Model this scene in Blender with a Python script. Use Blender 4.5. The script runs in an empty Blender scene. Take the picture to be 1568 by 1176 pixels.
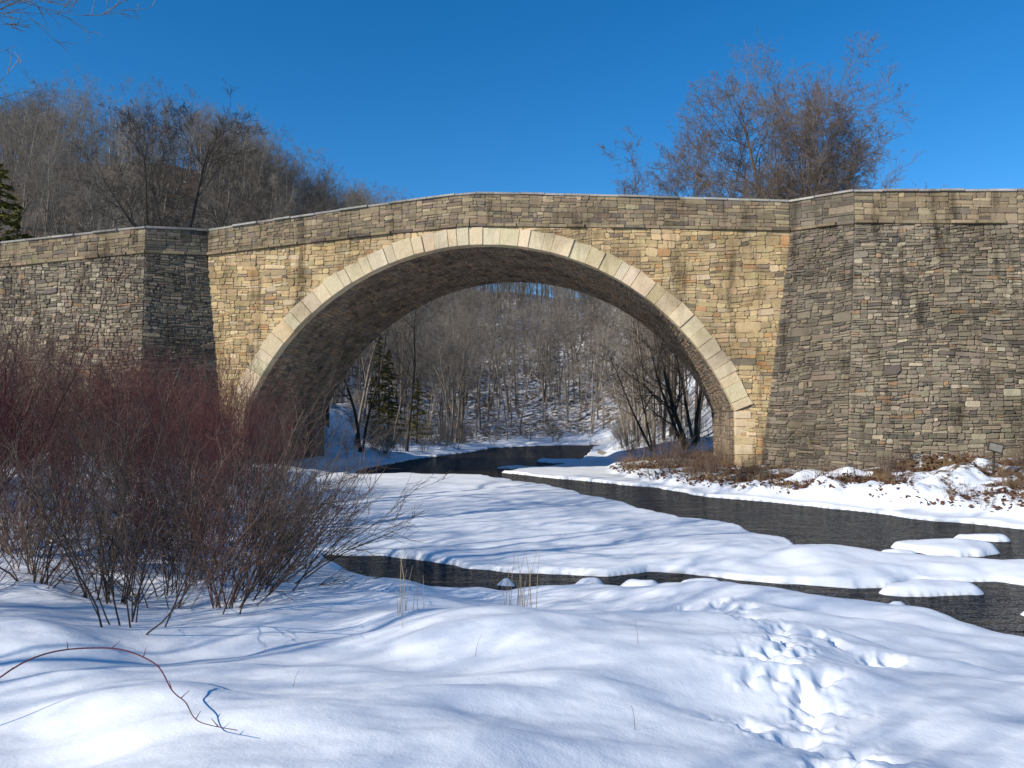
import bpy, math, random
import numpy as np
from mathutils import Vector, Matrix

scene = bpy.context.scene
D = bpy.data
rnd = random.Random(7)

# ------------------------------------------------------------------ helpers
def link(o, parent=None):
    scene.collection.objects.link(o)
    if parent is not None:
        o.parent = parent
    return o

def empty(name, loc=(0, 0, 0)):
    e = D.objects.new(name, None)
    e.location = loc
    return link(e)

def mesh_from_np(name, V, F, smooth=False):
    V = np.asarray(V, dtype=np.float32); F = np.asarray(F, dtype=np.int32)
    me = D.meshes.new(name)
    n = F.shape[1]
    me.vertices.add(len(V)); me.vertices.foreach_set("co", V.ravel())
    me.loops.add(F.size); me.loops.foreach_set("vertex_index", F.ravel())
    me.polygons.add(len(F))
    me.polygons.foreach_set("loop_start", np.arange(0, F.size, n, dtype=np.int32))
    me.polygons.foreach_set("use_smooth", np.full(len(F), smooth, dtype=bool))
    me.update(calc_edges=True)
    return me

def S(t):
    t = np.clip(t, 0, 1)
    return t * t * (3 - 2 * t)

_tab = np.random.RandomState(3).rand(256, 256)
_tl = _tab.tolist()
def vnoise(x, y, seed=0):
    x = np.asarray(x, float) + seed * 17.13; y = np.asarray(y, float) + seed * 9.71
    xi = np.floor(x).astype(int); yi = np.floor(y).astype(int)
    fx = x - xi; fy = y - yi
    fx = fx * fx * fx * (fx * (6 * fx - 15) + 10); fy = fy * fy * fy * (fy * (6 * fy - 15) + 10)
    a = _tab[xi & 255, yi & 255]; b = _tab[(xi + 1) & 255, yi & 255]
    c = _tab[xi & 255, (yi + 1) & 255]; d = _tab[(xi + 1) & 255, (yi + 1) & 255]
    return (a + (b - a) * fx) * (1 - fy) + (c + (d - c) * fx) * fy - 0.5
def sn(x, y):
    xi = math.floor(x); yi = math.floor(y); fx = x - xi; fy = y - yi
    fx = fx * fx * (3 - 2 * fx); fy = fy * fy * (3 - 2 * fy)
    r0 = _tl[xi & 255]; r1 = _tl[(xi + 1) & 255]
    a = r0[yi & 255]; b = r1[yi & 255]; c = r0[(yi + 1) & 255]; d = r1[(yi + 1) & 255]
    return (a + (b - a) * fx) * (1 - fy) + (c + (d - c) * fx) * fy - .5

def fbm(x, y, seed=0, octv=4):
    s = 0; a = 1.0
    for i in range(octv):
        s = s + a * vnoise(x * 2 ** i, y * 2 ** i, seed + i * 5)
        a *= 0.5
    return s

def sdf(P, X, Y):
    P = np.array(P, float); n = len(P)
    d2 = np.full(X.shape, 1e12); inside = np.zeros(X.shape, bool)
    for i in range(n):
        ax, ay = P[i]; bx, by = P[(i + 1) % n]
        ex, ey = bx - ax, by - ay
        wx, wy = X - ax, Y - ay
        t = np.clip((wx * ex + wy * ey) / (ex * ex + ey * ey), 0, 1)
        d2 = np.minimum(d2, (wx - ex * t) ** 2 + (wy - ey * t) ** 2)
        if ay != by:
            cond = ((ay > Y) != (by > Y)) & (X < (bx - ax) * (Y - ay) / (by - ay) + ax)
            inside ^= cond
    d = np.sqrt(d2)
    return np.where(inside, -d, d)

# ------------------------------------------------------------------ terrain
RIVER = [(60, -12), (20, 3.5), (11, 7.6), (6.6, 9.5), (5.8, 11.0), (4.9, 11.5), (3.9, 12.0), (2.9, 12.5), (1.7, 13),
         (0.5, 12.8), (-1.7, 12.8), (-2.4, 14), (-3.4, 15.3), (-4.5, 17.5), (-6, 23), (-8, 32), (-9.7, 40),
         (-10.5, 48), (-8.5, 62), (-5, 78), (-3, 90), (3, 98), (14, 102), (34, 104), (34, 95), (16, 92), (10.5, 86), (9.0, 76),
         (7, 60), (6, 50), (5.2, 43), (6.2, 36.5), (8, 31.5), (10, 28.6), (12.5, 24.5), (14.2, 21.8), (20, 17.5), (60, 0)]
W1 = [(-1.5, 46.2), (2.5, 39.7), (4.7, 36.8), (6.2, 34.6), (7.5, 30.6), (9.3, 28.4), (10.7, 26.3), (12.0, 23.7),
      (13.7, 21.3), (15.6, 18.9), (20, 17), (32, 12), (28, 8.5), (16, 13.0), (10.5, 15.9), (7.4, 17.2), (6.7, 17.8), (6.9, 19.0),
      (6.2, 20.3), (6.3, 22.0), (5.2, 23.5), (4.0, 28), (2.9, 31.3), (1.3, 36.2), (-1.5, 42.0)]
W2 = [(-4.0, 17.3), (-2.6, 16.9), (-1.1, 15.9), (-.05, 15.2), (.9, 14.9), (1.9, 14.8), (2.7, 15.2), (3.3, 14.9), (4.1, 14.4),
      (5.0, 14.1), (6.0, 13.8), (7.3, 14.1), (9, 14.1), (14, 11.8), (24, 7.6), (22, 4.0), (11, 7.6), (6.6, 9.4), (6.1, 10.3),
      (5.8, 10.8), (4.9, 11.4), (3.9, 11.9), (2.9, 12.4), (1.7, 13.0), (.4, 12.8), (-.5, 12.6), (-1.7, 12.6), (-2.4, 14),
      (-3.3, 15.2)]
W3 = [(-8.7, 43), (-1.8, 42.8), (0, 47), (3, 52), (5, 60), (7.5, 76), (9, 88), (15, 94), (14, 100), (4, 96), (-2, 88), (-3.4, 78), (-7.3, 62), (-9, 48)]
ICE = [(9.9, 18.2, 1.4, 1.1, .32), (7.2, 13.6, 1.1, .6, .16), (1.3, 14.1, .5, .35, .2), (2.2, 13.8, .6, .35, .1),
       (4.6, 12.9, .7, .35, .1), (12.5, 17.2, 1.2, .6, .2), (3.3, 13.7, .7, .4, .2), (0.5, 49.5, 1.6, 1.0, .12),
       (3.6, 58, 1.8, 3.0, .15), (9.3, 12.3, 1.0, .5, .12), (11.5, 15.6, .8, .5, .1), (-.2, 14.0, .4, .25, .1),
       (8.3, 17.0, .8, .45, .1), (11.6, 19.6, .9, .45, .1), (8.0, 12.0, .45, .3, .1), (5.9, 12.4, .5, .3, .1),
       (13.3, 19.0, .8, .4, .1)]
steps = []
for k in range(60):
    t = k / 59
    y = 2.6 + 7.6 * t
    x = 1.75 + .75 * (1 / (1 + math.exp(-(y - 6.2) * 1.8))) + rnd.gauss(0, .17)
    steps.append((x, y + rnd.uniform(-.12, .12), rnd.uniform(-1.2, 1.2), rnd.uniform(.45, .95)))
for (x, y) in [(3.1, 6.9), (2.95, 7.3), (3.3, 7.0), (2.0, 9.9), (2.9, 9.8), (2.6, 10.1), (1.9, 9.5)]:
    steps.append((x, y, rnd.uniform(-.8, .8), .75))

def terrain(X, Y, detail=True):
    wx = X + .35 * fbm(X * .9, Y * .9, 1, 3); wy = Y + .35 * fbm(X * .9, Y * .9, 2, 3)
    dR = sdf(RIVER, wx, wy)
    dW = np.minimum(np.minimum(sdf(W1, wx, wy), sdf(W2, wx, wy)), sdf(W3, wx, wy))
    for (x, y, a, b, h) in ICE:
        q = np.sqrt(((wx - x) / a) ** 2 + ((wy - y) / b) ** 2)
        dW = np.maximum(dW, (1 - q) * min(a, b))
    r = np.hypot(X, Y)
    dl = np.clip(dR, 0, None)
    near = S((40 - r) / 20)
    z = .12 + .24 * S(dl / .9) + .1 * np.clip(dl, 0, 10)
    z = z + S(dl / 1.5) * (.32 * fbm(X * .33 + .2 * Y, Y * .30, 4, 2) + .13 * fbm(X * .8 + .4 * Y, Y * 1.1, 6, 2))
    z = z + .09 * fbm(X * .5, Y * .9, 8, 3) * S((dW + .1) / .5)
    z = z + .20 * S((X - 2) / 3) * S((dW - .15) / .9) * np.where(dR < 0, 1, 0) * S((20 - Y) / 2) * (.7 + vnoise(X * 1.1, Y * 1.1, 3))
    lump = vnoise(X * .9, Y * .9, 21); lump2 = vnoise(X * 2.2, Y * 2.2, 23)
    z = z + S(dl / 1.0) * S((X - 7) / 5) * S((Y - 20) / 4) * S((34 - Y) / 4) * (np.clip(lump, 0, 1) * 1.0 + np.clip(lump2, 0, 1) * .35)
    z = z + (30 - 9 * S(X / 40)) * S((Y - 98) / 82) + 25 * S((-X - 18) / 62) * S((Y - 56) / 48) + 7 * S((X - 15) / 10) * S((Y - 46) / 12)
    z = z + 3.2 * S((-X - 11) / 8) * S((Y - 50) / 12) + 2.0 * S((X - 8) / 8) * S((Y - 55) / 15)
    z = z + 5 * fbm(X * .015, Y * .015, 11, 3) * S((r - 110) / 80)
    z = z + .5 * fbm(X * .2, Y * .2, 12, 3) * S((r - 55) / 20) * S(dl / 3)
    if detail:
        z = z + near * S((dW) / .3) * .012 * fbm(X * 3.2, Y * 6.0, 13, 2)
        z = z + near * S(dl) * .03 * fbm(X * .5 + Y * .6, Y * 3.0 - X * .8, 15, 2)
        nz = fbm(X * 6, Y * 6, 18, 3); n2 = fbm(X * 6, Y * 6, 28, 3)
        m = 0; dep = 0
        for (x, y, a, s) in steps:
            ca, sa = math.cos(a), math.sin(a)
            jx = X + .07 * nz; jy = Y + .07 * n2
            u = (jx - x) * ca + (jy - y) * sa; v = -(jx - x) * sa + (jy - y) * ca
            q = (u / (.075 * s)) ** 2 + (v / (.14 * s)) ** 2
            dep = np.maximum(dep, np.exp(-(q ** 1.3) * .5) * (.5 + .6 * s))
            m = np.maximum(m, np.exp(-q * .13))
        z = z - .085 * dep + m * (.06 * np.abs(nz) - .012) + m * .03 * vnoise(X * 20, Y * 20, 30)
    z = -.45 + (z + .45) * S((dW + .16) / .42)
    return z, dR, dW

def H(x, y):
    X = np.array([x], float); Y = np.array([y], float)
    return float(terrain(X, Y, False)[0][0])

def build_ground():
    af = np.linspace(-41, 41, 940); ab = np.linspace(41, 319, 110)[1:-1]
    ang = np.radians(np.concatenate([af, ab]))
    rs = list(np.linspace(.4, 2.4, 12)); r = 2.4
    while r < 60: r *= 1.0058; rs.append(r)
    while r < 260: r *= 1.02; rs.append(r)
    while r < 5000: r *= 1.12; rs.append(r)
    rs = np.array(rs); nr, na = len(rs), len(ang)
    A, Rr = np.meshgrid(ang, rs)
    X = (Rr * np.sin(A)).ravel(); Y = (Rr * np.cos(A)).ravel()
    Z, dR, dW = terrain(X, Y)
    V = np.stack([X, Y, Z], 1)
    V = np.vstack([V, [[0, 0, Z[:na].mean()]]])
    i = np.arange(nr - 1)[:, None] * na; j = np.arange(na)[None, :]; jn = (j + 1) % na
    F = np.stack([(i + j), (i + jn), (i + na + jn), (i + na + j)], -1).reshape(-1, 4)
    F = F[:, ::-1]
    jj = np.arange(0, na)
    cap = np.stack([jj, np.full(na, nr * na), (jj + 1) % na, (jj + 1) % na], 1)
    me = D.meshes.new("snowy_ground")
    me.vertices.add(len(V)); me.vertices.foreach_set("co", V.astype(np.float32).ravel())
    loops = np.concatenate([F.ravel(), cap[:, :3].ravel()]).astype(np.int32)
    starts = np.concatenate([np.arange(len(F)) * 4, len(F) * 4 + np.arange(na) * 3]).astype(np.int32)
    me.loops.add(len(loops)); me.loops.foreach_set("vertex_index", loops)
    me.polygons.add(len(starts)); me.polygons.foreach_set("loop_start", starts)
    me.polygons.foreach_set("use_smooth", np.ones(len(starts), bool))
    me.update(calc_edges=True)
    lit = np.zeros(len(X))
    bank = S((dR - .4) / 1.2) * S((X - 4) / 2) * S((Y - 20) / 4) * S((60 - Y) / 10)
    lit += bank * (.50 + .08 * S((dR - 3.5) / 3) + .20 * vnoise(X * .9, Y * .9, 44))
    lit = np.maximum(lit, S((Y - 60) / 15) * S(dR / 3) * .50)
    lit = np.maximum(lit, S((Y - 70) / 30) * S((-X - 18) / 20) * .60)
    lit = np.maximum(lit, S((-X - 5) / 3) * S((Y - 8) / 4) * S((45 - Y) / 5) * S(dR / 2) * .40)
    lit[dW < .02] = -1
    lit = np.append(lit, 0)
    at = me.attributes.new("litter", 'FLOAT', 'POINT'); at.data.foreach_set("value", lit.astype(np.float32))
    wet = np.append(S((-Z - .02) / .08), 0)
    at = me.attributes.new("bed", 'FLOAT', 'POINT'); at.data.foreach_set("value", wet.astype(np.float32))
    o = D.objects.new("snowy_ground", me); link(o)
    return o

# ------------------------------------------------------------------ materials
def mat(name):
    m = D.materials.new(name); m.use_nodes = True
    nt = m.node_tree; b = nt.nodes["Principled BSDF"]
    return m, nt, b

def N(nt, t, **kw):
    n = nt.nodes.new(t)
    for k, v in kw.items():
        setattr(n, k, v)
    return n

def noise(nt, vec, scale, detail=4, rough=.55):
    n = N(nt, "ShaderNodeTexNoise"); n.inputs["Scale"].default_value = scale
    n.inputs["Detail"].default_value = detail; n.inputs["Roughness"].default_value = rough
    nt.links.new(vec, n.inputs["Vector"]); return n.outputs["Fac"]

def math_(nt, op, a, b=None, c=None, clamp=False):
    n = N(nt, "ShaderNodeMath", operation=op); n.use_clamp = clamp
    for i, x in enumerate((a, b, c)):
        if x is None: continue
        if isinstance(x, (int, float)): n.inputs[i].default_value = x
        else: nt.links.new(x, n.inputs[i])
    return n.outputs[0]

def mixc(nt, fac, a, b, blend='MIX'):
    n = N(nt, "ShaderNodeMix", data_type='RGBA', blend_type=blend)
    for idx, x in ((0, fac), (6, a), (7, b)):
        if isinstance(x, (int, float)): n.inputs[idx].default_value = x
        elif isinstance(x, tuple): n.inputs[idx].default_value = (*x, 1)
        else: nt.links.new(x, n.inputs[idx])
    return n.outputs[2]

def bump(nt, h, strength, dist, b):
    n = N(nt, "ShaderNodeBump"); n.inputs["Strength"].default_value = strength; n.inputs["Distance"].default_value = dist
    nt.links.new(h, n.inputs["Height"])
    if b is not None: nt.links.new(n.outputs[0], b.inputs["Normal"])
    return n.outputs[0]

def geo(nt): return N(nt, "ShaderNodeNewGeometry").outputs["Position"]

m_snow, nt, b = mat("snow_and_litter")
pos = geo(nt)
lit = N(nt, "ShaderNodeAttribute", attribute_name="litter").outputs["Fac"]
bed = N(nt, "ShaderNodeAttribute", attribute_name="bed").outputs["Fac"]
n1 = noise(nt, pos, 1.4, 7, .65); n2 = noise(nt, pos, 9, 6, .7)
thr = math_(nt, 'ADD', math_(nt, 'MULTIPLY', n1, .65), math_(nt, 'MULTIPLY', n2, .35))
fac = math_(nt, 'MULTIPLY_ADD', math_(nt, 'SUBTRACT', lit, thr), 14, .5, clamp=True)
brown = mixc(nt, noise(nt, pos, 14, 5, .8), (.035, .022, .012), (.22, .14, .075))
snowc = mixc(nt, noise(nt, pos, .6, 3), (.77, .79, .82), (.83, .84, .85))
col = mixc(nt, fac, snowc, brown)
col = mixc(nt, bed, col, (.03, .022, .013))
nt.links.new(col, b.inputs["Base Color"])
b.inputs["Roughness"].default_value = .7
b.inputs["Specular IOR Level"].default_value = .2
hh = math_(nt, 'ADD', math_(nt, 'MULTIPLY', noise(nt, pos, 55, 3), .25), noise(nt, pos, 7, 4))
bump(nt, math_(nt, 'MULTIPLY', hh, math_(nt, 'MULTIPLY_ADD', fac, 2.5, 1.0)), .25, .04, b)

# water: dark body with a rippled, partial mirror
m_water, nt, b = mat("river_water")
pos = geo(nt)
mp = N(nt, "ShaderNodeMapping"); mp.inputs["Scale"].default_value = (.8, 2.4, 1); mp.inputs["Rotation"].default_value = (0, 0, .45)
nt.links.new(pos, mp.inputs["Vector"])
wn = noise(nt, mp.outputs[0], 1.1, 6, .72)
wcol = mixc(nt, math_(nt, 'MULTIPLY_ADD', wn, 7, -3.5, clamp=True), (.008, .006, .004), (.095, .070, .040))
nrm = bump(nt, math_(nt, 'ADD', noise(nt, mp.outputs[0], 1.6, 4, .65), math_(nt, 'MULTIPLY', noise(nt, mp.outputs[0], 6, 3), .35)), 1.0, .30, None)
df = N(nt, "ShaderNodeBsdfDiffuse"); nt.links.new(wcol, df.inputs["Color"]); nt.links.new(nrm, df.inputs["Normal"])
gl = N(nt, "ShaderNodeBsdfGlossy"); gl.inputs["Roughness"].default_value = .04; nt.links.new(nrm, gl.inputs["Normal"])
fr = N(nt, "ShaderNodeFresnel"); fr.inputs["IOR"].default_value = 1.33; nt.links.new(nrm, fr.inputs["Normal"])
ff = math_(nt, 'MINIMUM', math_(nt, 'MULTIPLY', fr.outputs[0], .8), .38)
mx = N(nt, "ShaderNodeMixShader"); nt.links.new(ff, mx.inputs[0]); nt.links.new(df.outputs[0], mx.inputs[1]); nt.links.new(gl.outputs[0], mx.inputs[2])
nt.links.new(mx.outputs[0], nt.nodes["Material Output"].inputs["Surface"]); nt.nodes.remove(b)

# stone
def stone_mat(name, stain=.8, gain=1.0):
    m, nt, b = mat(name)
    pos = geo(nt)
    vc = N(nt, "ShaderNodeAttribute", attribute_name="Col").outputs["Color"]
    a = noise(nt, pos, 3.0, 6, .7); f = noise(nt, pos, 22, 5, .75)
    c = mixc(nt, 1.0, vc, mixc(nt, f, (.55, .52, .49), (1.6 * gain, 1.55 * gain, 1.48 * gain)), 'MULTIPLY')
    w = noise(nt, pos, .45, 5, .6)
    c = mixc(nt, math_(nt, 'MULTIPLY_ADD', w, 5, -2.3, clamp=True), c, mixc(nt, 1.0, c, (.64, .63, .62), 'MULTIPLY'))
    mp = N(nt, "ShaderNodeMapping"); mp.inputs["Scale"].default_value = (1.3, 1.3, .14); nt.links.new(pos, mp.inputs["Vector"])
    s = noise(nt, mp.outputs[0], 1.1, 4, .65)
    s = math_(nt, 'MULTIPLY_ADD', s, 7, -3.75, clamp=True)
    c = mixc(nt, math_(nt, 'MULTIPLY', s, stain), c, mixc(nt, 1.0, c, (.30, .28, .26), 'MULTIPLY'))
    l = math_(nt, 'MULTIPLY_ADD', a, 9, -5.5, clamp=True)
    c = mixc(nt, math_(nt, 'MULTIPLY', l, .4), c, (.46, .41, .31))
    nt.links.new(c, b.inputs["Base Color"]); b.inputs["Roughness"].default_value = .9
    b.inputs["Specular IOR Level"].default_value = .15
    bump(nt, math_(nt, 'ADD', a, math_(nt, 'MULTIPLY', f, .6)), .9, .06, b)
    return m
m_stone = stone_mat("weathered_stone")
m_ring = stone_mat("pale_dressed_stone", .35)
def mortar(name, c1, c2):
    m, nt, b = mat(name)
    pos = geo(nt)
    nt.links.new(mixc(nt, noise(nt, pos, 6, 5), c1, c2), b.inputs["Base Color"]); b.inputs["Roughness"].default_value = .95
    bump(nt, noise(nt, pos, 20, 4), .6, .03, b); return m
m_mortar = mortar("old_mortar", (.17, .13, .08), (.36, .28, .18))
m_mortar2 = mortar("dark_mortar", (.10, .085, .060), (.23, .19, .135))

def bark_mat(name, c1, c2, rough=.85):
    m, nt, b = mat(name)
    pos = geo(nt)
    oi = N(nt, "ShaderNodeObjectInfo").outputs["Random"]
    c = mixc(nt, oi, c1, c2)
    c = mixc(nt, 1.0, c, mixc(nt, noise(nt, pos, 5, 4), (.55, .55, .55), (1.4, 1.4, 1.4)), 'MULTIPLY')
    nt.links.new(c, b.inputs["Base Color"]); b.inputs["Roughness"].default_value = rough
    b.inputs["Specular IOR Level"].default_value = .2
    return m
m_bark = bark_mat("bare_tree_bark", (.10, .082, .066), (.33, .275, .215))
m_bark_hero = bark_mat("grey_brown_twig_bark", (.15, .11, .085), (.19, .145, .11))
m_bark_dark = bark_mat("dark_bark", (.045, .037, .03), (.085, .068, .052))
m_red = bark_mat("red_dogwood_bark", (.10, .028, .034), (.20, .085, .065))
m_brownt = bark_mat("brown_twig_bark", (.08, .052, .042), (.27, .185, .13))
m_straw = bark_mat("straw", (.40, .31, .18), (.40, .31, .18))
m_grass = bark_mat("dry_grass", (.28, .185, .09), (.28, .185, .09))
m_leaf = bark_mat("dead_leaves", (.12, .055, .03), (.12, .055, .03))
m_board = bark_mat("weathered_board", (.30, .27, .22), (.30, .27, .22))
m_needle = bark_mat("evergreen_needles", (.045, .050, .012), (.12, .105, .016))

# ------------------------------------------------------------------ ground + water
g = build_ground(); g.data.materials.append(m_snow)
wm = mesh_from_np("river_water", [(-60, 2, 0), (70, -14, 0), (70, 40, 0), (40, 120, 0), (-60, 120, 0)], [[0, 1, 2, 3, 4]])
w = D.objects.new("river_water", wm); link(w); wm.materials.append(m_water)

# ------------------------------------------------------------------ bridge
TH = math.radians(9); CT, ST = math.cos(TH), math.sin(TH)
R0 = 13.15; ZC = -1.51; HS = 12.2; ZSP = 3.39; RT = .9; WID = 10.5
A_SP = math.asin(HS / R0)
def Mb(u, v, z): return (-1.68 + CT * u + ST * v, 38.6 - ST * u + CT * v, z)
UL, UR = -14.4, 14.8
def ztop_f(u):
    uu = u + .3
    if uu < 0: return 14.32 - 1.32 * (min(1, -uu / 14.1)) ** 1.15
    return 14.32 - 1.08 * (min(1, uu / 15.1)) ** 1.1
def htot_f(u):
    return 1.77 - (.35 if u < 0 else .27) * min(1, abs(u) / 14.5)

class SB:
    def __init__(s): s.v = []; s.f = []; s.c = []
    def ring(s, pts, col):
        i = len(s.v); s.v += pts; s.c += [col] * len(pts); return list(range(i, i + len(pts)))
    def stone(s, poly, mapf, depth, col, embed=.03, gap=.010, bev=.024, jit=.014, cut=0, r=rnd):
        n = len(poly)
        if n < 3: return
        xs = [p[0] for p in poly]; ys = [p[1] for p in poly]
        w = max(xs) - min(xs); h = max(ys) - min(ys)
        if w < .05 or h < .04: return
        if cut:
            q = []
            m_ = min(w, h)
            for i in range(n):
                p0, p1, p2 = poly[i - 1], poly[i], poly[(i + 1) % n]
                la = math.hypot(p0[0] - p1[0], p0[1] - p1[1]) or 1; lb = math.hypot(p2[0] - p1[0], p2[1] - p1[1]) or 1
                ka = min(.4, r.uniform(.05, cut) * m_ / la); kb = min(.4, r.uniform(.05, cut) * m_ / lb)
                q.append((p1[0] + (p0[0] - p1[0]) * ka, p1[1] + (p0[1] - p1[1]) * ka))
                q.append((p1[0] + (p2[0] - p1[0]) * kb, p1[1] + (p2[1] - p1[1]) * kb))
            poly = q; n = len(q)
        cx = sum(p[0] for p in poly) / n; cy = sum(p[1] for p in poly) / n
        def scaled(g):
            fx = max(.3, 1 - 2 * g / w); fy = max(.3, 1 - 2 * g / h)
            return [(cx + (x - cx) * fx, cy + (y - cy) * fy) for x, y in poly]
        A = scaled(gap); B = scaled(gap + bev)
        dep = depth * r.uniform(.4, 1.4)
        tx = r.uniform(-jit, jit) * 2 / w; ty = r.uniform(-jit, jit) * 2 / h
        a = s.ring([mapf(x, y, -embed) for x, y in A], col)
        m = s.ring([mapf(x, y, dep * .5) for x, y in A], col)
        t = s.ring([mapf(x, y, dep + (x - cx) * tx + (y - cy) * ty + r.uniform(-jit, jit) * .5) for x, y in B], col)
        for k in range(n):
            k2 = (k + 1) % n
            s.f.append((a[k], a[k2], m[k2], m[k])); s.f.append((m[k], m[k2], t[k2], t[k]))
        s.f.append(tuple(t))
    def obj(s, name, mt, parent):
        me = D.meshes.new(name); me.from_pydata(s.v, [], s.f); me.update()
        ca = me.color_attributes.new("Col", 'FLOAT_COLOR', 'POINT')
        arr = np.ones((len(s.v), 4), np.float32); arr[:, :3] = np.array(s.c, np.float32)
        ca.data.foreach_set("color", arr.ravel())
        me.materials.append(mt)
        return link(D.objects.new(name, me), parent)

def pick(pal, r=rnd, j=.19):
    tot = sum(p[0] for p in pal); x = r.uniform(0, tot)
    for w_, c in pal:
        x -= w_
        if x <= 0: break
    k = 1 + r.uniform(-j, j)
    return tuple(ch * k * (1 + r.uniform(-.04, .04)) for ch in c)

PAL_SP = [(6, (.57, .42, .225)), (4, (.50, .37, .20)), (1.8, (.42, .315, .185)), (1.5, (.63, .49, .305)), (.9, (.53, .32, .15)), (.9, (.29, .23, .155))]
PAL_W = [(5, (.265, .22, .16)), (3, (.21, .178, .132)), (2, (.32, .265, .185)), (1.0, (.40, .335, .24)), (1.2, (.145, .125, .10)), (.4, (.31, .205, .12))]
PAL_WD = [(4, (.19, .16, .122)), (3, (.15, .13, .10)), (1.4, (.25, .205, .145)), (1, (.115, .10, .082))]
PAL_R = [(4, (.70, .58, .385)), (3, (.65, .535, .355)), (1, (.64, .50, .30)), (.4, (.53, .45, .33))]
PAL_P = [(4, (.30, .235, .15)), (3, (.25, .195, .13)), (1.3, (.38, .30, .19)), (1, (.18, .147, .115))]
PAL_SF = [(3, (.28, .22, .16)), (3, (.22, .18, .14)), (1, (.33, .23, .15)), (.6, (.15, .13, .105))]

def clip_hp(poly, nx, ny, c):
    out = []
    for i in range(len(poly)):
        p = poly[i]; q = poly[(i + 1) % len(poly)]
        dp = nx * p[0] + ny * p[1] - c; dq = nx * q[0] + ny * q[1] - c
        if dp >= 0: out.append(p)
        if (dp >= 0) != (dq >= 0):
            t = dp / (dp - dq); out.append((p[0] + (q[0] - p[0]) * t, p[1] + (q[1] - p[1]) * t))
    return out

def warp(x, y, k=1.0):
    return (x + k * (.10 * sn(x * .9 + 7, y * 1.3) + .04 * sn(x * 4, y * 5 + 3)), y + k * (.20 * sn(x * .5 + 31, y * .7 + 5) + .08 * sn(x * 2.4 + 9, y * 3)))

def masonry(sb, a0, a1, b0, b1, hr, wr, mapf, pal, depth=.035, clipf=None, jc=.016, wk=1.0, cut=.28, **kw):
    def leaf(x0, x1, y0, y1):
        p = [(x0, y0), (x1, y0), (x1, y1), (x0, y1)]
        q = []
        for x, y in p:
            wx, wy = warp(x, y, wk)
            if x < a0 + .02 or x > a1 - .02: wx = x
            q.append((wx + rnd.uniform(-jc, jc), wy + rnd.uniform(-jc, jc)))
        if clipf: q = clipf(q)
        if q and len(q) > 2: sb.stone(q, mapf, depth, pick(pal), cut=cut, **kw)
    def split(x0, x1, y0, y1):
        w_, h = x1 - x0, y1 - y0
        big = 1.5 if rnd.random() < .15 else 1.0
        wm, hm = rnd.uniform(*wr) * big, rnd.uniform(*hr) * big
        if h > hm and h > hr[0] * 1.8 and h / hm > w_ / wm * .75:
            y = y0 + h * rnd.uniform(.3, .7); split(x0, x1, y0, y); split(x0, x1, y, y1)
        elif w_ > wm and w_ > wr[0] * 1.5:
            x = x0 + w_ * rnd.uniform(.28, .72); split(x0, x, y0, y1); split(x, x1, y0, y1)
        else: leaf(x0, x1, y0, y1)
    b_ = b0
    while b_ < b1 - .03:
        h = rnd.uniform(1.1, 2.4) * hr[1]
        if b_ + h > b1 - hr[0]: h = b1 - b_
        a = a0
        while a < a1 - .02:
            w_ = rnd.uniform(1.0, 3.0) * wr[1]
            if a + w_ > a1 - wr[0]: w_ = a1 - a
            split(a, a + w_, b_, b_ + h)
            a += w_
        b_ += h

bridge = empty("stone_arch_bridge")

sp = SB()
Rx = R0 + RT - .14
def clip_sp(p):
    cx = sum(x for x, y in p) / len(p); cy = sum(y for x, y in p) / len(p)
    e = .2; z0 = ztop_f(cx) - htot_f(cx); z1 = ztop_f(cx + e) - htot_f(cx + e); sl = (z1 - z0) / e
    p = clip_hp(p, sl, -1, sl * cx - z0)
    if len(p) < 3: return None
    dx, dz = cx, cy - ZC; rr = math.hypot(dx, dz); an = math.atan2(abs(dx), dz)
    if rr < Rx + .9 and an < A_SP + .005:
        nx, nz = dx / rr, dz / rr
        p = clip_hp(p, nx, nz, Rx + nz * ZC)
    elif cy < ZSP + .6:
        s_ = 1 if cx > 0 else -1
        p = clip_hp(p, s_, 0, HS)
    return p
def map_sp(a, b_, o): return Mb(a, -o, b_)
masonry(sp, UL, UR, -.2, 12.95, (.14, .40), (.28, 1.0), map_sp, PAL_SP, .026, clip_sp, gap=.008, jit=.012, bev=.018, cut=.34)
sp.obj("spandrel_masonry", m_stone, bridge)

# arch ring
rg = SB()
L = R0 * A_SP; a = -L
while a < L - .01:
    w_ = rnd.uniform(.42, .95)
    if a + w_ > L - .35: w_ = L - a
    p = [(a, 0), (a + w_, 0), (a + w_, RT + rnd.uniform(-.07, .06)), (a, RT + rnd.uniform(-.07, .06))]
    def map_rg(x, y, o):
        t = x / R0; r_ = R0 + y; return Mb(r_ * math.sin(t), -o, ZC + r_ * math.cos(t))
    rg.stone(p, map_rg, .07, pick(PAL_R, j=.10), embed=.55, gap=.004, bev=.014, jit=.008)
    a += w_
for sgn in (-1, 1):
    z = -.3
    while z < ZSP - .05:
        h = rnd.uniform(.3, .5)
        if z + h > ZSP - .2: h = ZSP - z
        wq = rnd.uniform(.55, .95)
        a0, a1 = sorted((sgn * HS, sgn * (HS + wq)))
        rg.stone([(a0, z), (a1, z), (a1, z + h), (a0, z + h)], map_sp, .05, pick(PAL_R, j=.12), embed=.5, gap=.005)
        z += h
rg.obj("arch_ring", m_ring, bridge)

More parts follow.
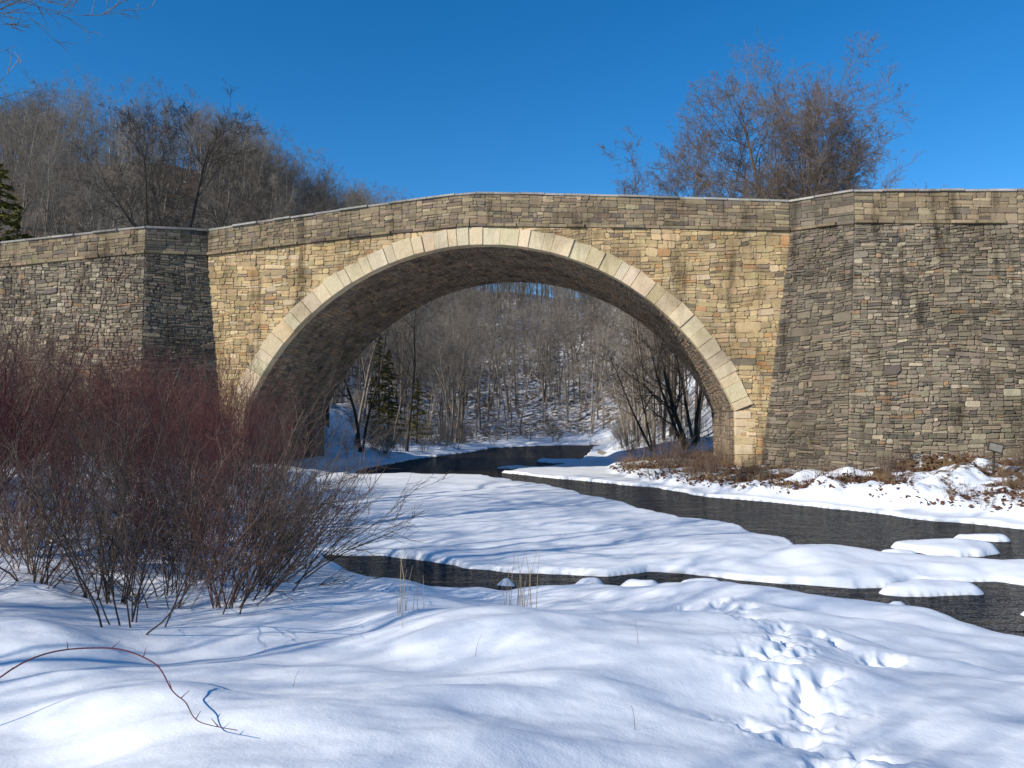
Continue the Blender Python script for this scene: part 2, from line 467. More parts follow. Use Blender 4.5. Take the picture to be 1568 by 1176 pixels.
# soffit + pier faces
sf = SB()
def map_sf(x, y, o):
    t = x / R0; r_ = R0 - o; return Mb(r_ * math.sin(t), y, ZC + r_ * math.cos(t))
def map_sf2(x, y, o): return map_sf(y, x, o)
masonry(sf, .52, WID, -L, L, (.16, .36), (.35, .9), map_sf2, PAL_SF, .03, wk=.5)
for sgn in (-1, 1):
    def map_pf(x, y, o, sgn=sgn): return Mb(sgn * (HS - o), x, y)
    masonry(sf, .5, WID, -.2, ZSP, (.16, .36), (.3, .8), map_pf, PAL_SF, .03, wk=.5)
sf.obj("barrel_masonry", m_stone, bridge)

LW = [((-44, 41.6), (-43.6, 40.2), 11.0, 1.35), ((-26.4, 40.3), (-26.0, 38.9), 12.2, 1.37), ((-18.6, 39.6), (-18.0, 38.2), 12.84, 1.40), ((-15.95, 40.85), (-14.75, 40.65), 13.0, 1.42)]
RW = [((12.95, 36.3), (11.35, 36.5), 13.24, 1.50), ((15.0, 34.1), (13.75, 32.6), 13.08, 1.52), ((21.1, 32.5), (20.6, 31.1), 12.63, 1.50), ((40, 27.6), (39.5, 26.2), 11.5, 1.45)]
core_v = []; core_f = []; core_m = []
def cq(*pts, mi=0):
    i = len(core_v); core_v.extend(pts); core_f.append(tuple(range(i, i + len(pts)))); core_m.append(mi)
pp = SB(); cop = SB()
def wall_seg(P, Q, pal):
    (tx0, ty0), (bx0, by0), z0, h0 = P; (tx1, ty1), (bx1, by1), z1, h1 = Q
    Ls = math.hypot(tx1 - tx0, ty1 - ty0)
    nx, ny = (ty1 - ty0) / Ls, -(tx1 - tx0) / Ls
    def mp_(a, z, o):
        s_ = a / Ls; zt = (z0 - h0) + ((z1 - h1) - (z0 - h0)) * s_; k = min(1.0, z / zt)
        tx = tx0 + (tx1 - tx0) * s_; ty = ty0 + (ty1 - ty0) * s_; bx = bx0 + (bx1 - bx0) * s_; by = by0 + (by1 - by0) * s_
        return (bx + (tx - bx) * k + nx * o, by + (ty - by) * k + ny * o, z)
    zt0, zt1 = z0 - h0, z1 - h1
    def clipf(p):
        sl = (zt1 - zt0) / Ls
        return clip_hp(p, sl, -1, -zt0)
    masonry(wg, 0, Ls, -.1, max(zt0, zt1) + .2, (.10, .34), (.20, .78), mp_, pal, .045, clipf, jit=.022, gap=.009, cut=.36, wk=1.15)
    K = 8
    for i in range(K):
        for j in range(K):
            def c_(ii, jj):
                a = Ls * ii / K; zt = zt0 + (zt1 - zt0) * ii / K
                return mp_(a, -1 + (zt + 1) * jj / K, -.02)
            cq(c_(i, j), c_(i + 1, j), c_(i + 1, j + 1), c_(i, j + 1), mi=1)
    def pm(a, b_, o):
        s_ = a / Ls
        return (tx0 + (tx1 - tx0) * s_ + nx * o, ty0 + (ty1 - ty0) * s_ + ny * o, zt0 + (zt1 - zt0) * s_ + b_)
    parapet(0, Ls, pm, lambda a: h0 + (h1 - h0) * a / Ls, pal if pal is PAL_WD else PAL_P, 1)
def parapet(a0, a1, pm, hf, pal, nseg):
    a = a0
    while a < a1 - .01:
        w_ = rnd.uniform(.6, 1.2)
        if a + w_ > a1 - .4: w_ = a1 - a
        pp.stone([(a, 0), (a + w_, 0), (a + w_, .17), (a, .17)], pm, .14, pick(PAL_P, j=.15), embed=.2, gap=.003, bev=.02, jit=.012)
        a += w_
    def pm2(a, b_, o):
        return pm(a, .17 + b_ * (hf(a) - .17 - .12), o)
    hh = hf((a0 + a1) / 2) - .29
    def pmw(x, y, o): return pm2(x, min(1.02, max(-.02, y / hh)), o)
    masonry(pp, a0, a1, 0, hh, (.15, .38), (.3, 1.0), pmw, pal, .025, wk=.4, gap=.007, jit=.010)
    a = a0
    while a < a1 - .01:
        w_ = rnd.uniform(.8, 1.5)
        if a + w_ > a1 - .5: w_ = a1 - a
        cv = pick([(1, (.42, .40, .36)), (1, (.33, .31, .28))], j=.15)
        jz = rnd.uniform(-.015, .015)
        def cm(x, y, o): return pm(x, hf(x) - .12 + y + jz, o)
        cop.stone([(a, 0), (a + w_, 0), (a + w_, .12), (a, .12)], cm, .10, cv, embed=.62, gap=.003, bev=.015, jit=.006)
        a += w_
    k = 14 if nseg > 1 else 1
    for i in range(k):
        x0 = a0 + (a1 - a0) * i / k; x1 = a0 + (a1 - a0) * (i + 1) / k
        f = [pm(x0, 0, -.02), pm(x1, 0, -.02), pm(x1, hf(x1) - .06, -.02), pm(x0, hf(x0) - .06, -.02)]
        bk = [pm(x0, 0, -.5), pm(x1, 0, -.5), pm(x1, hf(x1) - .06, -.5), pm(x0, hf(x0) - .06, -.5)]
        cq(*f, mi=1); cq(*bk); cq(f[3], f[2], bk[2], bk[3])
wg = SB()
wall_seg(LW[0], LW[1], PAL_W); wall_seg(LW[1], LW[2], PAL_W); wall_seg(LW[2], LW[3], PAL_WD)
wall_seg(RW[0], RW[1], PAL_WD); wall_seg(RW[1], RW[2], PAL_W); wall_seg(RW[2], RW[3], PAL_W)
wg.obj("wing_wall_masonry", m_stone, bridge)
def pm_f(a, b_, o): return Mb(a, -o, ztop_f(a) - htot_f(a) + b_)
parapet(UL, UR, pm_f, htot_f, PAL_P, 14)
pp.obj("parapet", m_stone, bridge)
cop.obj("coping", m_ring, bridge)
def arcz(u):
    if abs(u) >= HS: return -1.0
    return ZC + math.sqrt((R0 + .03) ** 2 - u * u)
us = sorted(set([UL, UR, -HS - .03, HS + .03] + [HS * math.sin(t) * .9999 for t in np.linspace(-math.pi / 2, math.pi / 2, 49)] ))
for v in (.015, WID):
    for u0, u1 in zip(us[:-1], us[1:]):
        zt0 = ztop_f(u0) - htot_f(u0); zt1 = ztop_f(u1) - htot_f(u1)
        zb0 = arcz(u0); zb1 = arcz(u1)
        if abs(u0) >= HS or abs(u1) >= HS:
            if abs(u0 + u1) / 2 > HS: zb0 = zb1 = -1.0
        cq(Mb(u0, v, zb0), Mb(u1, v, zb1), Mb(u1, v, zt1), Mb(u0, v, zt0))
ts = np.linspace(-A_SP, A_SP, 61)
for t0, t1 in zip(ts[:-1], ts[1:]):
    r_ = R0 + .02
    cq(Mb(r_ * math.sin(t0), .02, ZC + r_ * math.cos(t0)), Mb(r_ * math.sin(t1), .02, ZC + r_ * math.cos(t1)),
       Mb(r_ * math.sin(t1), WID, ZC + r_ * math.cos(t1)), Mb(r_ * math.sin(t0), WID, ZC + r_ * math.cos(t0)), mi=1)
for sgn in (-1, 1):
    u = sgn * (HS + .02)
    cq(Mb(u, .02, -1), Mb(u, WID, -1), Mb(u, WID, ZSP + .02), Mb(u, .02, ZSP + .02), mi=1)
front = [(p[0][0], p[0][1], p[2] - p[3] + .2) for p in LW[:3]] + [Mb(u, 0, ztop_f(u) - htot_f(u) + .2) for u in np.linspace(UL, UR, 15)] + [(p[0][0], p[0][1], p[2] - p[3] + .2) for p in RW[1:]]
def back(p):
    u = (p[0] + 1.68) * CT - (p[1] - 38.6) * ST
    return Mb(u, WID, p[2])
for P, Q in zip(front[:-1], front[1:]):
    bp, bq = back(P), back(Q)
    cq(P, Q, bq, bp)
    cq(bp, bq, (bq[0], bq[1], bq[2] + 1.2), (bp[0], bp[1], bp[2] + 1.2))
    um = ((bp[0] + bq[0]) / 2 + 1.68) * CT
    if um < -14.3 or um > 15:
        cq((bp[0], bp[1], -1), (bq[0], bq[1], -1), bq, bp)
me = D.meshes.new("mortar_core"); me.from_pydata(core_v, [], core_f); me.materials.append(m_mortar); me.materials.append(m_mortar2)
me.polygons.foreach_set("material_index", np.array(core_m, dtype=np.int32))
link(D.objects.new("mortar_core", me), bridge)

# ------------------------------------------------------------------ branching plants
def norm(v):
    l = math.sqrt(v[0] ** 2 + v[1] ** 2 + v[2] ** 2) or 1
    return (v[0] / l, v[1] / l, v[2] / l)
def perp_dir(d, ang, r):
    az = r.uniform(0, 2 * math.pi)
    h = (0, 0, 1) if abs(d[2]) < .9 else (1, 0, 0)
    u = norm((d[1] * h[2] - d[2] * h[1], d[2] * h[0] - d[0] * h[2], d[0] * h[1] - d[1] * h[0]))
    v = (d[1] * u[2] - d[2] * u[1], d[2] * u[0] - d[0] * u[2], d[0] * u[1] - d[1] * u[0])
    ca, sa = math.cos(ang), math.sin(ang); c, s = math.cos(az), math.sin(az)
    return norm(tuple(d[i] * ca + (u[i] * c + v[i] * s) * sa for i in range(3)))

def grow(segs, r, p, d, length, rad, lvl, cfg):
    L_ = cfg[lvl]; n = L_['n']; st = length / n
    rt = rad * L_.get('taper', .25)
    kids = L_['kids'] if lvl + 1 < len(cfg) else 0
    start = L_.get('start', .2)
    slots = sorted(r.uniform(start, 1) for _ in range(kids))
    ki = 0
    for i in range(n):
        d = norm((d[0] + r.gauss(0, L_['wig']), d[1] + r.gauss(0, L_['wig']), d[2] + r.gauss(0, L_['wig']) + L_['up']))
        r0_ = rad + (rt - rad) * i / n; r1_ = rad + (rt - rad) * (i + 1) / n
        q = (p[0] + d[0] * st, p[1] + d[1] * st, p[2] + d[2] * st)
        segs.append((*p, *q, r0_, r1_))
        while ki < kids and slots[ki] <= (i + 1) / n + 1e-6:
            f = slots[ki] * n - i
            o = (p[0] + (q[0] - p[0]) * f, p[1] + (q[1] - p[1]) * f, p[2] + (q[2] - p[2]) * f)
            fr = slots[ki]
            kl = length * L_['kl'] * (1 - L_.get('klt', .5) * (fr - start) / (1.001 - start)) * r.uniform(.7, 1.2)
            kr = max(cfg[-1].get('rmin', .004), (r0_ + (r1_ - r0_) * f) * L_['kr'])
            grow(segs, r, o, perp_dir(d, math.radians(r.uniform(*L_['ang'])), r), kl, kr, lvl + 1, cfg)
            ki += 1
        p = q

def segs_mesh(name, segs, sides=3, mt=None):
    A = np.array(segs, float); P = A[:, :3]; Q = A[:, 3:6]; r0_ = A[:, 6]; r1_ = A[:, 7]
    d = Q - P; d /= np.linalg.norm(d, axis=1)[:, None] + 1e-9
    h = np.where(np.abs(d[:, 2:3]) < .9, np.array([[0, 0, 1.]]), np.array([[1., 0, 0]]))
    u = np.cross(d, h); u /= np.linalg.norm(u, axis=1)[:, None]; v = np.cross(d, u)
    n = len(A); V = np.zeros((n, 2 * sides, 3)); F = []
    for k in range(sides):
        an = 2 * math.pi * k / sides; o = u * math.cos(an) + v * math.sin(an)
        V[:, k] = P + o * r0_[:, None]; V[:, sides + k] = Q + o * r1_[:, None]
    base = (np.arange(n) * 2 * sides)[:, None]
    for k in range(sides):
        k2 = (k + 1) % sides
        F.append(base + np.array([[k, k2, sides + k2, sides + k]]))
    F = np.concatenate(F, 0)
    me = mesh_from_np(name, V.reshape(-1, 3), F, True)
    if mt: me.materials.append(mt)
    return me

def tree_segs(seed, h, r0_=.22, k0=14, k1=7, k2=5, k3=4, trunks=1, crown_start=.28, spread=1.0, lean=(0, 0), rmin=.007, up=.10, fork=.14, klt=.55):
    r = random.Random(seed); segs = []
    cfg = [dict(n=10, kids=k0, wig=.05, up=.05, start=crown_start, kl=.50 * spread, klt=klt, kr=.45, ang=(30, 65), taper=.15),
           dict(n=6, kids=k1, wig=.13, up=up, start=.15, kl=.48, klt=.4, kr=.5, ang=(25, 60), taper=.2),
           dict(n=4, kids=k2, wig=.16, up=.06, start=.12, kl=.52, klt=.3, kr=.55, ang=(25, 60), taper=.3),
           dict(n=3, kids=k3, wig=.18, up=.04, start=.15, kl=.55, klt=.3, kr=.6, ang=(20, 55), taper=.4)]
    if k3: cfg.append(dict(n=2, kids=0, wig=.2, up=.03, start=0, kl=.4, kr=.5, ang=(20, 50), taper=.5))
    cfg[-1]['rmin'] = rmin
    a = r.uniform(0, 6.28)
    for k in range(trunks):
        t = 0 if trunks == 1 else fork
        d0 = norm((math.cos(a) * t + lean[0], math.sin(a) * t + lean[1], 1)); a += 6.28 / trunks + r.uniform(-.4, .4)
        grow(segs, r, (0, 0, -.4), d0, h * (1 if k == 0 else r.uniform(.85, .98)), r0_ * (1 if k == 0 else .75), 0, cfg)
    return segs

templates = [segs_mesh("forest_tree_%d" % i, tree_segs(100 + i, 14 + i % 3 * 1.5, .16, 11, 6, 5, 3, 1 + (i % 4 == 0), .22 + .06 * (i % 3), .8, rmin=.009), 3, m_bark) for i in range(8)]

def inst(name, me, parent, x, y, s=1.0, z=None, rz=None, tilt=0.0, sz=None):
    o = D.objects.new(name, me); link(o, parent)
    o.location = (x, y, H(x, y) if z is None else z)
    o.rotation_euler = (rnd.gauss(0, tilt), rnd.gauss(0, tilt), rnd.uniform(0, 6.28) if rz is None else rz)
    o.scale = (s, s, sz or s)
    return o

def scatter(n, xr, yr, test, seed):
    rs = np.random.RandomState(seed)
    X = rs.uniform(*xr, n); Y = rs.uniform(*yr, n)
    Z, dR, dW = terrain(X, Y, False)
    k = test(X, Y, dR, rs.rand(n))
    return list(zip(X[k], Y[k], Z[k], dR[k]))

forest = empty("distant_forest")
pts = scatter(2600, (-45, 60), (60, 185), lambda X, Y, d, q: (d > 1.5) & (np.abs(X / Y + .02) < .34) & (q < .43), 5)
pts2 = scatter(1500, (-150, -20), (62, 210), lambda X, Y, d, q: (d > 3) & (X / Y < -.30) & (X / Y > -.85) & (Y > 66 - X * .05) & (q < .70), 6)
pts2 += scatter(500, (-75, -15), (140, 230), lambda X, Y, d, q: (X / Y < -.10) & (X / Y > -.40) & (q < .8), 7)
pts += [p for p in pts2 if (p[2] + 13 - 2.9) / p[1] > .22]
for i, (x, y, z, d) in enumerate(pts):
    s = rnd.uniform(.65, 1.1)
    inst("bare_tree_%d" % i, templates[i % 8], forest, x, y, s, z, tilt=.04)

def shrub_segs(seed, stems, h, rad, spread, twigs=9, arch=0.0, sub=3):
    r = random.Random(seed); segs = []
    cfg = [dict(n=7, kids=twigs, wig=.09, up=.03 - arch, start=.2, kl=.38, klt=.4, kr=.6, ang=(18, 45), taper=.35),
           dict(n=3, kids=sub, wig=.13, up=.03, start=.2, kl=.5, klt=.3, kr=.7, ang=(20, 45), taper=.45),
           dict(n=2, kids=0, wig=.15, up=.02, start=0, kl=.4, kr=.7, ang=(20, 45), taper=.5, rmin=rad * .32)]
    for k in range(stems):
        a = r.uniform(0, 6.28); t = abs(r.gauss(0, spread)); q = r.uniform(0, .35)
        grow(segs, r, (math.cos(a) * q, math.sin(a) * q, -.1), norm((math.cos(a) * t, math.sin(a) * t, 1)), h * r.uniform(.5, 1.15), rad * r.uniform(.7, 1.2), 0, cfg)
    return segs
under = [segs_mesh("brush_%d" % i, shrub_segs(300 + i, 12, 2.2, .014, .5, 7), 3, m_bark) for i in range(3)]
ub = empty("riverbank_underbrush")
pts = scatter(1100, (-30, 30), (54, 130), lambda X, Y, d, q: (d > .3) & (q < .35 + .5 * (d < 6)) & (np.abs(X / Y) < .34), 9)
for i, (x, y, z, d) in enumerate(pts):
    inst("brush_%d" % i, under[i % 3], ub, x, y, rnd.uniform(.6, 1.3), z)

def hero(name, seed, x, y, h, **kw):
    mt = kw.pop('mt', m_bark_hero)
    me = segs_mesh(name, tree_segs(seed, h, **kw), 4, mt)
    o = D.objects.new(name, me); link(o)
    o.location = (x, y, H(x, y)); return o
hero("bare_tree", 11, 21.6, 58, 21.0, r0_=.32, k0=28, k1=11, k2=7, k3=4, trunks=3, crown_start=.15, spread=.88, fork=.12, rmin=.010, up=.05, klt=.35)
hero("bare_tree", 12, 18.9, 57, 18.5, r0_=.22, k0=24, k1=9, k2=6, k3=4, trunks=3, crown_start=.2, spread=.70, fork=.08, rmin=.010, klt=.35)
hero("bare_tree", 41, 24.2, 59, 17.0, r0_=.20, k0=20, k1=9, k2=6, k3=4, trunks=2, crown_start=.2, spread=.70, fork=.07, rmin=.010, klt=.35)
hero("bare_tree", 13, 14.3, 61, 24.5, r0_=.16, k0=22, k1=9, k2=6, k3=3, trunks=2, crown_start=.5, spread=.36, fork=.03, rmin=.009, klt=.3)
hero("bare_tree", 14, 12.1, 63, 24.5, r0_=.14, k0=20, k1=9, k2=6, k3=3, trunks=2, crown_start=.5, spread=.36, fork=.03, rmin=.009, klt=.3)
hero("bare_tree", 20, 13.4, 66, 26.0, r0_=.14, k0=20, k1=9, k2=5, k3=3, trunks=2, crown_start=.5, spread=.36, fork=.03, rmin=.009, klt=.3)
hero("bare_tree", 15, -26.8, 60, 22.0, r0_=.36, k0=13, k1=8, k2=6, k3=5, trunks=2, crown_start=.3, spread=1.0, mt=m_bark_dark, rmin=.012)
hero("bare_tree", 16, -22.5, 62, 19.0, r0_=.2, k0=11, k1=7, k2=6, k3=4, trunks=1, crown_start=.3, spread=.9, rmin=.01)
hero("bare_tree", 17, -18.0, 60, 16.5, r0_=.22, k0=11, k1=7, k2=5, k3=4, trunks=2, crown_start=.3, spread=.9, mt=m_bark_dark, rmin=.012)
hero("bare_tree", 18, -14.8, 63, 17.0, r0_=.22, k0=11, k1=7, k2=5, k3=4, trunks=1, crown_start=.3, spread=1.1, mt=m_bark_dark, rmin=.012)
hero("bare_tree", 19, 38.8, 62, 9.5, r0_=.16, k0=10, k1=7, k2=5, k3=3, trunks=2, crown_start=.3, spread=.9)
hero("riverbank_tree", 31, 12.6, 56, 9.5, r0_=.20, k0=11, k1=7, k2=5, k3=3, trunks=2, crown_start=.25, spread=1.1, lean=(-.45, -.1), mt=m_bark_dark)
hero("riverbank_tree", 32, 13.4, 58, 11.0, r0_=.18, k0=11, k1=7, k2=5, k3=3, trunks=2, crown_start=.3, spread=.9, lean=(-.12, 0), mt=m_bark_dark)
hero("riverbank_tree", 33, 10.8, 60, 8.0, r0_=.12, k0=10, k1=6, k2=5, k3=3, trunks=2, crown_start=.2, spread=1.0, lean=(-.35, .1), mt=m_bark_dark)
hero("riverbank_tree", 34, -11.5, 60, 12.0, r0_=.15, k0=11, k1=6, k2=5, k3=3, trunks=2, crown_start=.3, spread=.9, lean=(.12, 0), mt=m_bark_dark)
hero("riverbank_tree", 35, -8.8, 66, 13.0, r0_=.15, k0=11, k1=6, k2=5, k3=3, trunks=1, crown_start=.3, spread=.9, lean=(.1, 0), mt=m_bark_dark)

# trees on the near left bank, outside the frame, whose shadows fall on the ice
sidewood = empty("left_bank_woods")
for i, (x, y, s) in enumerate([(-30, 7, 1.1), (-21, 3, 1.0), (-17, -4, .9), (-25, -5, 1.1), (-13, -7, 1.0), (-19, 8.5, 1.25),
                               (-16, 1, .9), (-12, 1.5, .7), (-33, 2, 1.1), (-9, -6, .9),
                               (-22, 15, 1.3), (-15, 6.5, 1.1), (-17, 12.0, 1.25), (-19, 17, 1.3),
                               (-7.5, -3.5, .7), (-4, -7, 1.0), (-13.5, 9.5, 1.1)]):
    inst("bare_tree_%d" % i, templates[i % 8], sidewood, x, y, s)

# evergreens
def conifer(seed, h):
    r = random.Random(seed); segs = [(0, 0, -.3, 0, 0, h, .16, .02)]; V = []; F = []
    z = h * .1
    while z < h:
        fr = (z / h); L_ = (1 - fr) ** .8 * h * .24 * r.uniform(.7, 1.15) + .15
        a = r.uniform(0, 6.28); dr = r.uniform(-.25, .05)
        dx, dy = math.cos(a), math.sin(a)
        segs.append((0, 0, z, dx * L_, dy * L_, z + dr * L_, .025, .006))
        for k in range(int(10 + L_ * 16)):
            t = r.uniform(.12, 1.05); w_ = (1.1 - t) * .35 * L_ * r.uniform(-1, 1)
            c = Vector((dx * L_ * t - dy * w_, dy * L_ * t + dx * w_, z + dr * L_ * t - abs(w_) * .3 + r.gauss(0, .05)))
            s = r.uniform(.10, .22)
            d1 = Vector((dx + r.gauss(0, .5), dy + r.gauss(0, .5), r.gauss(-.2, .3))).normalized() * s * 1.6
            d2 = d1.cross(Vector((r.gauss(0, 1), r.gauss(0, 1), 1))).normalized() * s * .35
            i = len(V); V += [c - d1, c + d2, c + d1, c - d2]; F.append((i, i + 1, i + 2, i + 3))
        z += r.uniform(.10, .18)
    me = mesh_from_np("evergreen", np.array([tuple(v) for v in V]), np.array(F)); me.materials.append(m_needle)
    tr = segs_mesh("trunk", segs, 4, m_bark_dark)
    return me, tr
cn, ct = conifer(5, 11)
for (x, y, s) in [(-36.8, 58, 1.4), (-39.5, 60, 1.65), (-11.6, 74, .8), (-13.5, 80, .9), (-9.5, 79, .6)]:
    e = empty("evergreen_tree", (x, y, H(x, y))); e.scale = (s, s, s); e.rotation_euler = (0, 0, x)
    link(D.objects.new("needles", cn), e); link(D.objects.new("trunk", ct), e)

# ------------------------------------------------------------------ left thicket
red = [segs_mesh("dogwood_%d" % i, shrub_segs(400 + i, 18, 3.3, .011, .38, 8, .0, 3), 3, m_red) for i in range(4)]
brn = [segs_mesh("brown_shrub_%d" % i, shrub_segs(500 + i, 9, 2.1, .011, .60, 7, .01, 3), 3, m_brownt) for i in range(4)]
brt = [segs_mesh("tall_brown_shrub_%d" % i, shrub_segs(540 + i, 10, 3.6, .012, .50, 8, .01, 3), 3, m_brownt) for i in range(3)]
thick = empty("red_dogwood_thicket")
pts = scatter(900, (-24, -5), (11.5, 36), lambda X, Y, d, q: (d > .7) & (X < -5.2 - (Y - 12) * .12) & (q < .19), 21)
for i, (x, y, z, d) in enumerate(pts):
    me_ = red[i % 4] if i % 5 > 1 else brt[i % 3]
    inst("dogwood_%d" % i, me_, thick, x, y, rnd.uniform(.6, 1.25) * min(1.2, .75 + d * .07), z, tilt=.10)
th2 = empty("brown_shrub_thicket")
pts = scatter(420, (-9.5, -2.2), (7.6, 15), lambda X, Y, d, q: (d > .5) & (X < -2.6 - (Y - 8) * .12) & (X / Y > -.8) & (q < .17), 23)
for i, (x, y, z, d) in enumerate(pts):
    inst("brown_shrub_%d" % i, brn[i % 4] if i % 4 else red[i % 4], th2, x, y, rnd.uniform(.6, 1.05) * (1 if i % 4 else .6), z, tilt=.18)
for (sd_, x, y, tl, mt_) in [(77, -3.2, 10.1, .5, m_brownt), (78, -4.3, 11.2, .3, m_bark_dark), (79, -3.7, 12.2, .55, m_brownt), (80, -3.1, 9.0, .4, m_brownt), (81, -4.6, 9.4, .2, m_bark_dark), (82, -3.4, 11.2, .6, m_bark_dark)]:
    o = D.objects.new("riverbank_shrub", segs_mesh("riverbank_shrub", shrub_segs(sd_, 16, 2.3, .012, .5, 8, .02, 3), 3, mt_)); link(o)
    o.location = (x, y, H(x, y)); o.rotation_euler = (0, tl, 0)

# right bank brush
def free(p):
    x, y = p[0], p[1]
    if x < 11.2: return True
    lim = 36.4 - (x - 11.4) * 1.6 if x < 13.7 else 32.6 - (x - 13.7) * .22
    return y < lim - .25
rb = empty("right_bank_brush")
pts = [p for p in scatter(1300, (5, 26), (22, 46), lambda X, Y, d, q: (d > .5) & (vnoise(X * .9, Y * .9, 44) > -.08) & (q < .42), 25) if free(p)]
brb = [segs_mesh("bank_brush_%d" % i, shrub_segs(600 + i, 14, .9, .008, .6, 6, .02, 2), 3, m_brownt) for i in range(3)]
for i, (x, y, z, d) in enumerate(pts):
    inst("bank_brush_%d" % i, brb[i % 3], rb, x, y, rnd.uniform(.4, 1.2) * (1.6 if x < 9 else 1), z)

def grass_obj(name, clumps, mt, blades, hr, w=.006, rad=.12, lean=.28):
    V = []; F = []
    for (x, y, z, s) in clumps:
        for k in range(blades):
            a = rnd.uniform(0, 6.28); q = rnd.uniform(0, rad) * s; h = rnd.uniform(*hr) * s
            lx = rnd.gauss(0, lean) * h; ly = rnd.gauss(0, lean) * h
            bx, by = x + math.cos(a) * q, y + math.sin(a) * q
            ww = w; i = len(V)
            V += [(bx - ww, by, z - .03), (bx + ww, by, z - .03), (bx + lx * .4 + ww * .7, by + ly * .4, z + h * .6), (bx + lx * .4 - ww * .7, by + ly * .4, z + h * .6),
                  (bx + lx + .001, by + ly, z + h), (bx + lx - .001, by + ly, z + h)]
            F += [(i, i + 1, i + 2, i + 3), (i + 3, i + 2, i + 4, i + 5)]
    me = mesh_from_np(name, V, F); me.materials.append(mt); return link(D.objects.new(name, me))
pts = [p for p in scatter(3600, (4.5, 32), (20, 47), lambda X, Y, d, q: (d > .6) & (vnoise(X * .9, Y * .9, 44) > .0) & (q < .4 + .4 * S((d - 2) / 2)), 31) if free(p)]
grass_obj("dry_grass", [(x, y, z, rnd.uniform(.5, 1.3)) for x, y, z, d in pts], m_grass, 14, (.12, .42), .009)
fg = [(.12, 8.3), (.05, 8.5), (-.98, 8.0)]
grass_obj("dry_grass_tuft", [(x, y, H(x, y), 1.0) for x, y in fg], m_straw, 9, (.15, .66), .0034, .2, .14)
grass_obj("dry_grass_tuft", [(x, y, H(x, y), 1.0) for x, y in [(.6, 4.6), (.95, 6.3), (-.3, 6.4), (-1.5, 5.6), (-2.2, 7.2), (-1.0, 7.4)]], m_brownt, 1, (.1, .25), .002)
V = []; F = []
pts = [p for p in scatter(26000, (5, 30), (20, 46), lambda X, Y, d, q: (d > .3) & (vnoise(X * .9, Y * .9, 44) > -.12), 41) if free(p)]
for (x, y, z, d) in pts:
    s = rnd.uniform(.04, .12); i = len(V)
    n1_ = Vector((rnd.gauss(0, 1), rnd.gauss(0, 1), rnd.gauss(0, .4))).normalized() * s
    n2_ = n1_.cross(Vector((rnd.gauss(0, .6), rnd.gauss(0, .6), 1))).normalized() * s * .7
    c = Vector((x, y, z + rnd.uniform(.02, .12)))
    V += [tuple(c - n1_), tuple(c + n2_), tuple(c + n1_), tuple(c - n2_)]; F.append((i, i + 1, i + 2, i + 3))
me = mesh_from_np("fallen_leaves", V, F); me.materials.append(m_leaf); link(D.objects.new("fallen_leaves", me))

def cane(name, pts3, rad, mt):
    segs = []
    P = [Vector(p) for p in pts3]
    out = []
    for i in range(len(P) - 1):
        p0 = P[max(0, i - 1)]; p1 = P[i]; p2 = P[i + 1]; p3 = P[min(len(P) - 1, i + 2)]
        for k in range(8):
            t = k / 8
            out.append(.5 * ((2 * p1) + (p2 - p0) * t + (2 * p0 - 5 * p1 + 4 * p2 - p3) * t * t + (3 * p1 - p0 - 3 * p2 + p3) * t ** 3))
    out.append(P[-1]); n = len(out)
    for i in range(n - 1):
        segs.append((*out[i], *out[i + 1], rad * (1 - .7 * i / n), rad * (1 - .7 * (i + 1) / n)))
        if i % 5 == 2:
            d = Vector((rnd.gauss(0, 1), rnd.gauss(0, 1), .8)).normalized() * .06
            segs.append((*out[i], *(out[i] + d), rad * .5, rad * .2))
    link(D.objects.new(name, segs_mesh(name, segs, 5, mt)))
cane("bramble_cane", [(-3.6, 4.9, H(-3.6, 4.9)), (-3.05, 5.0, 1.40), (-2.6, 5.1, 1.46), (-2.2, 4.9, 1.43), (-1.95, 4.6, 1.36), (-1.75, 4.3, H(-1.75, 4.3) + .12), (-1.6, 4.1, H(-1.6, 4.1) + .07), (-1.35, 3.95, H(-1.35, 3.95) + .05)], .006, m_red)

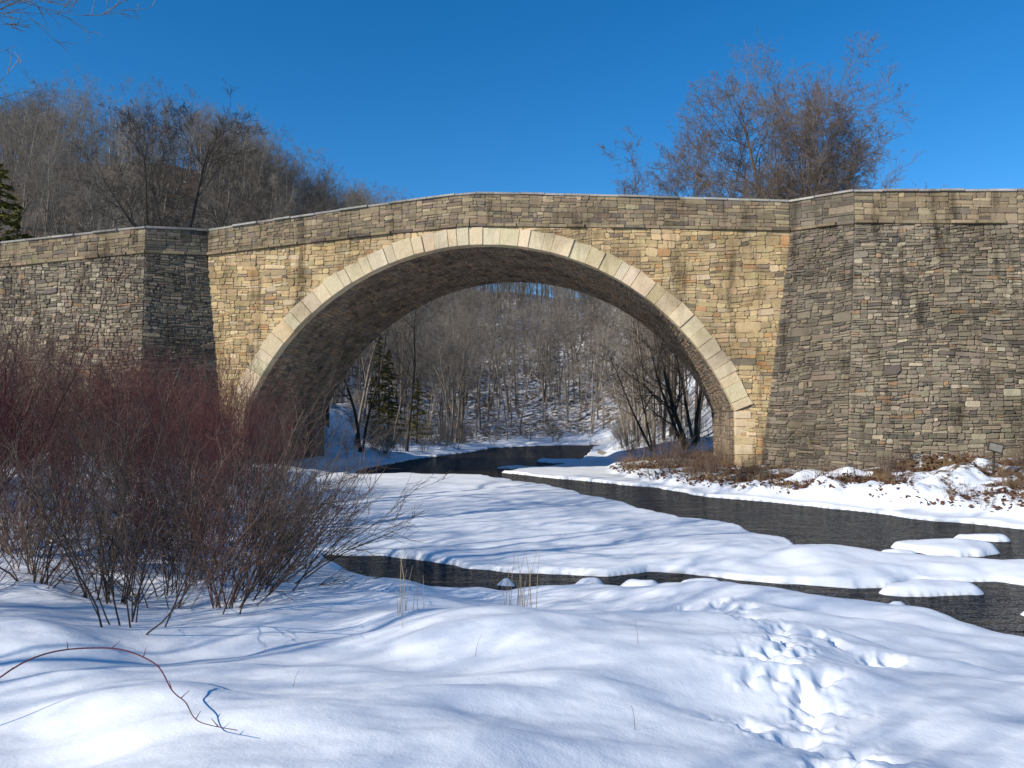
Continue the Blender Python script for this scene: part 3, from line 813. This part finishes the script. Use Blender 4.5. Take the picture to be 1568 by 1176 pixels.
sx, sy = 17.0, 28.0; sz = H(sx, sy)
sign = empty("notice_sign", (sx, sy, sz))
segs = [(0, 0, -.3, .10, 0, 1.1, .04, .036)]
link(D.objects.new("stake", segs_mesh("stake", segs, 8, m_bark_dark)), sign)
def box(name, c, s, mt, parent, rot=0, bev=.01):
    import bmesh
    bm = bmesh.new(); bmesh.ops.create_cube(bm, size=1)
    for v_ in bm.verts: v_.co = Vector((v_.co.x * s[0], v_.co.y * s[1], v_.co.z * s[2]))
    bmesh.ops.bevel(bm, geom=list(bm.edges), offset=bev, segments=2, affect='EDGES')
    me = D.meshes.new(name); bm.to_mesh(me); bm.free(); me.materials.append(mt)
    o = link(D.objects.new(name, me), parent); o.location = c; o.rotation_euler = (0, rot, 0); return o
box("board", (.10, -.06, 1.0), (.56, .03, .34), m_bark_dark, sign, .25)
box("label", (.10, -.08, 1.0), (.46, .006, .24), m_board, sign, .25, .002)
mlog = bark_mat("pale_log", (.35, .3, .24), (.35, .3, .24))
o = D.objects.new("fallen_log", segs_mesh("fallen_log", [(0, 0, 0, 3.2, .5, 1.2, .16, .12), (2.2, .3, .8, 2.6, .2, 1.6, .05, .03)], 8, mlog)); link(o)
o.location = (7.2, 66, H(7.2, 66) + .3); o.rotation_euler = (0, .7, 0)

# ------------------------------------------------------------------ light, sky, camera
el = math.radians(30); tsx, tsy = -.82, -.57
l = math.hypot(tsx, tsy); to_sun = Vector((tsx / l * math.cos(el), tsy / l * math.cos(el), math.sin(el)))
sd = D.lights.new("sun", 'SUN'); sd.energy = 5.0; sd.angle = math.radians(.5); sd.color = (1, .94, .84)
so = link(D.objects.new("sun", sd)); so.rotation_euler = to_sun.to_track_quat('Z', 'Y').to_euler(); so.location = (-30, -20, 40)
wd = D.worlds.new("World"); scene.world = wd; wd.use_nodes = True
nt = wd.node_tree; bg = nt.nodes["Background"]
sky = nt.nodes.new("ShaderNodeTexSky"); sky.sky_type = 'NISHITA'; sky.sun_disc = False
sky.sun_elevation = el; sky.sun_rotation = math.atan2(tsx, tsy) % (2 * math.pi)
sky.air_density = 1.0; sky.dust_density = .0; sky.ozone_density = 4.0; sky.altitude = 800
hs = nt.nodes.new("ShaderNodeHueSaturation"); hs.inputs["Saturation"].default_value = 1.32; hs.inputs["Value"].default_value = 1.05
nt.links.new(sky.outputs[0], hs.inputs["Color"]); nt.links.new(hs.outputs[0], bg.inputs[0]); bg.inputs[1].default_value = .15

cd = D.cameras.new("camera"); cam = link(D.objects.new("camera", cd))
cam.location = (0, 0, 2.9); cam.rotation_euler = (math.radians(92.75), 0, 0)
cd.sensor_width = 36; cd.lens = 27.7; cd.clip_end = 8000; cd.clip_start = .05
scene.camera = cam
scene.view_settings.view_transform = 'Standard'; scene.view_settings.look = 'None'; scene.view_settings.exposure = 0
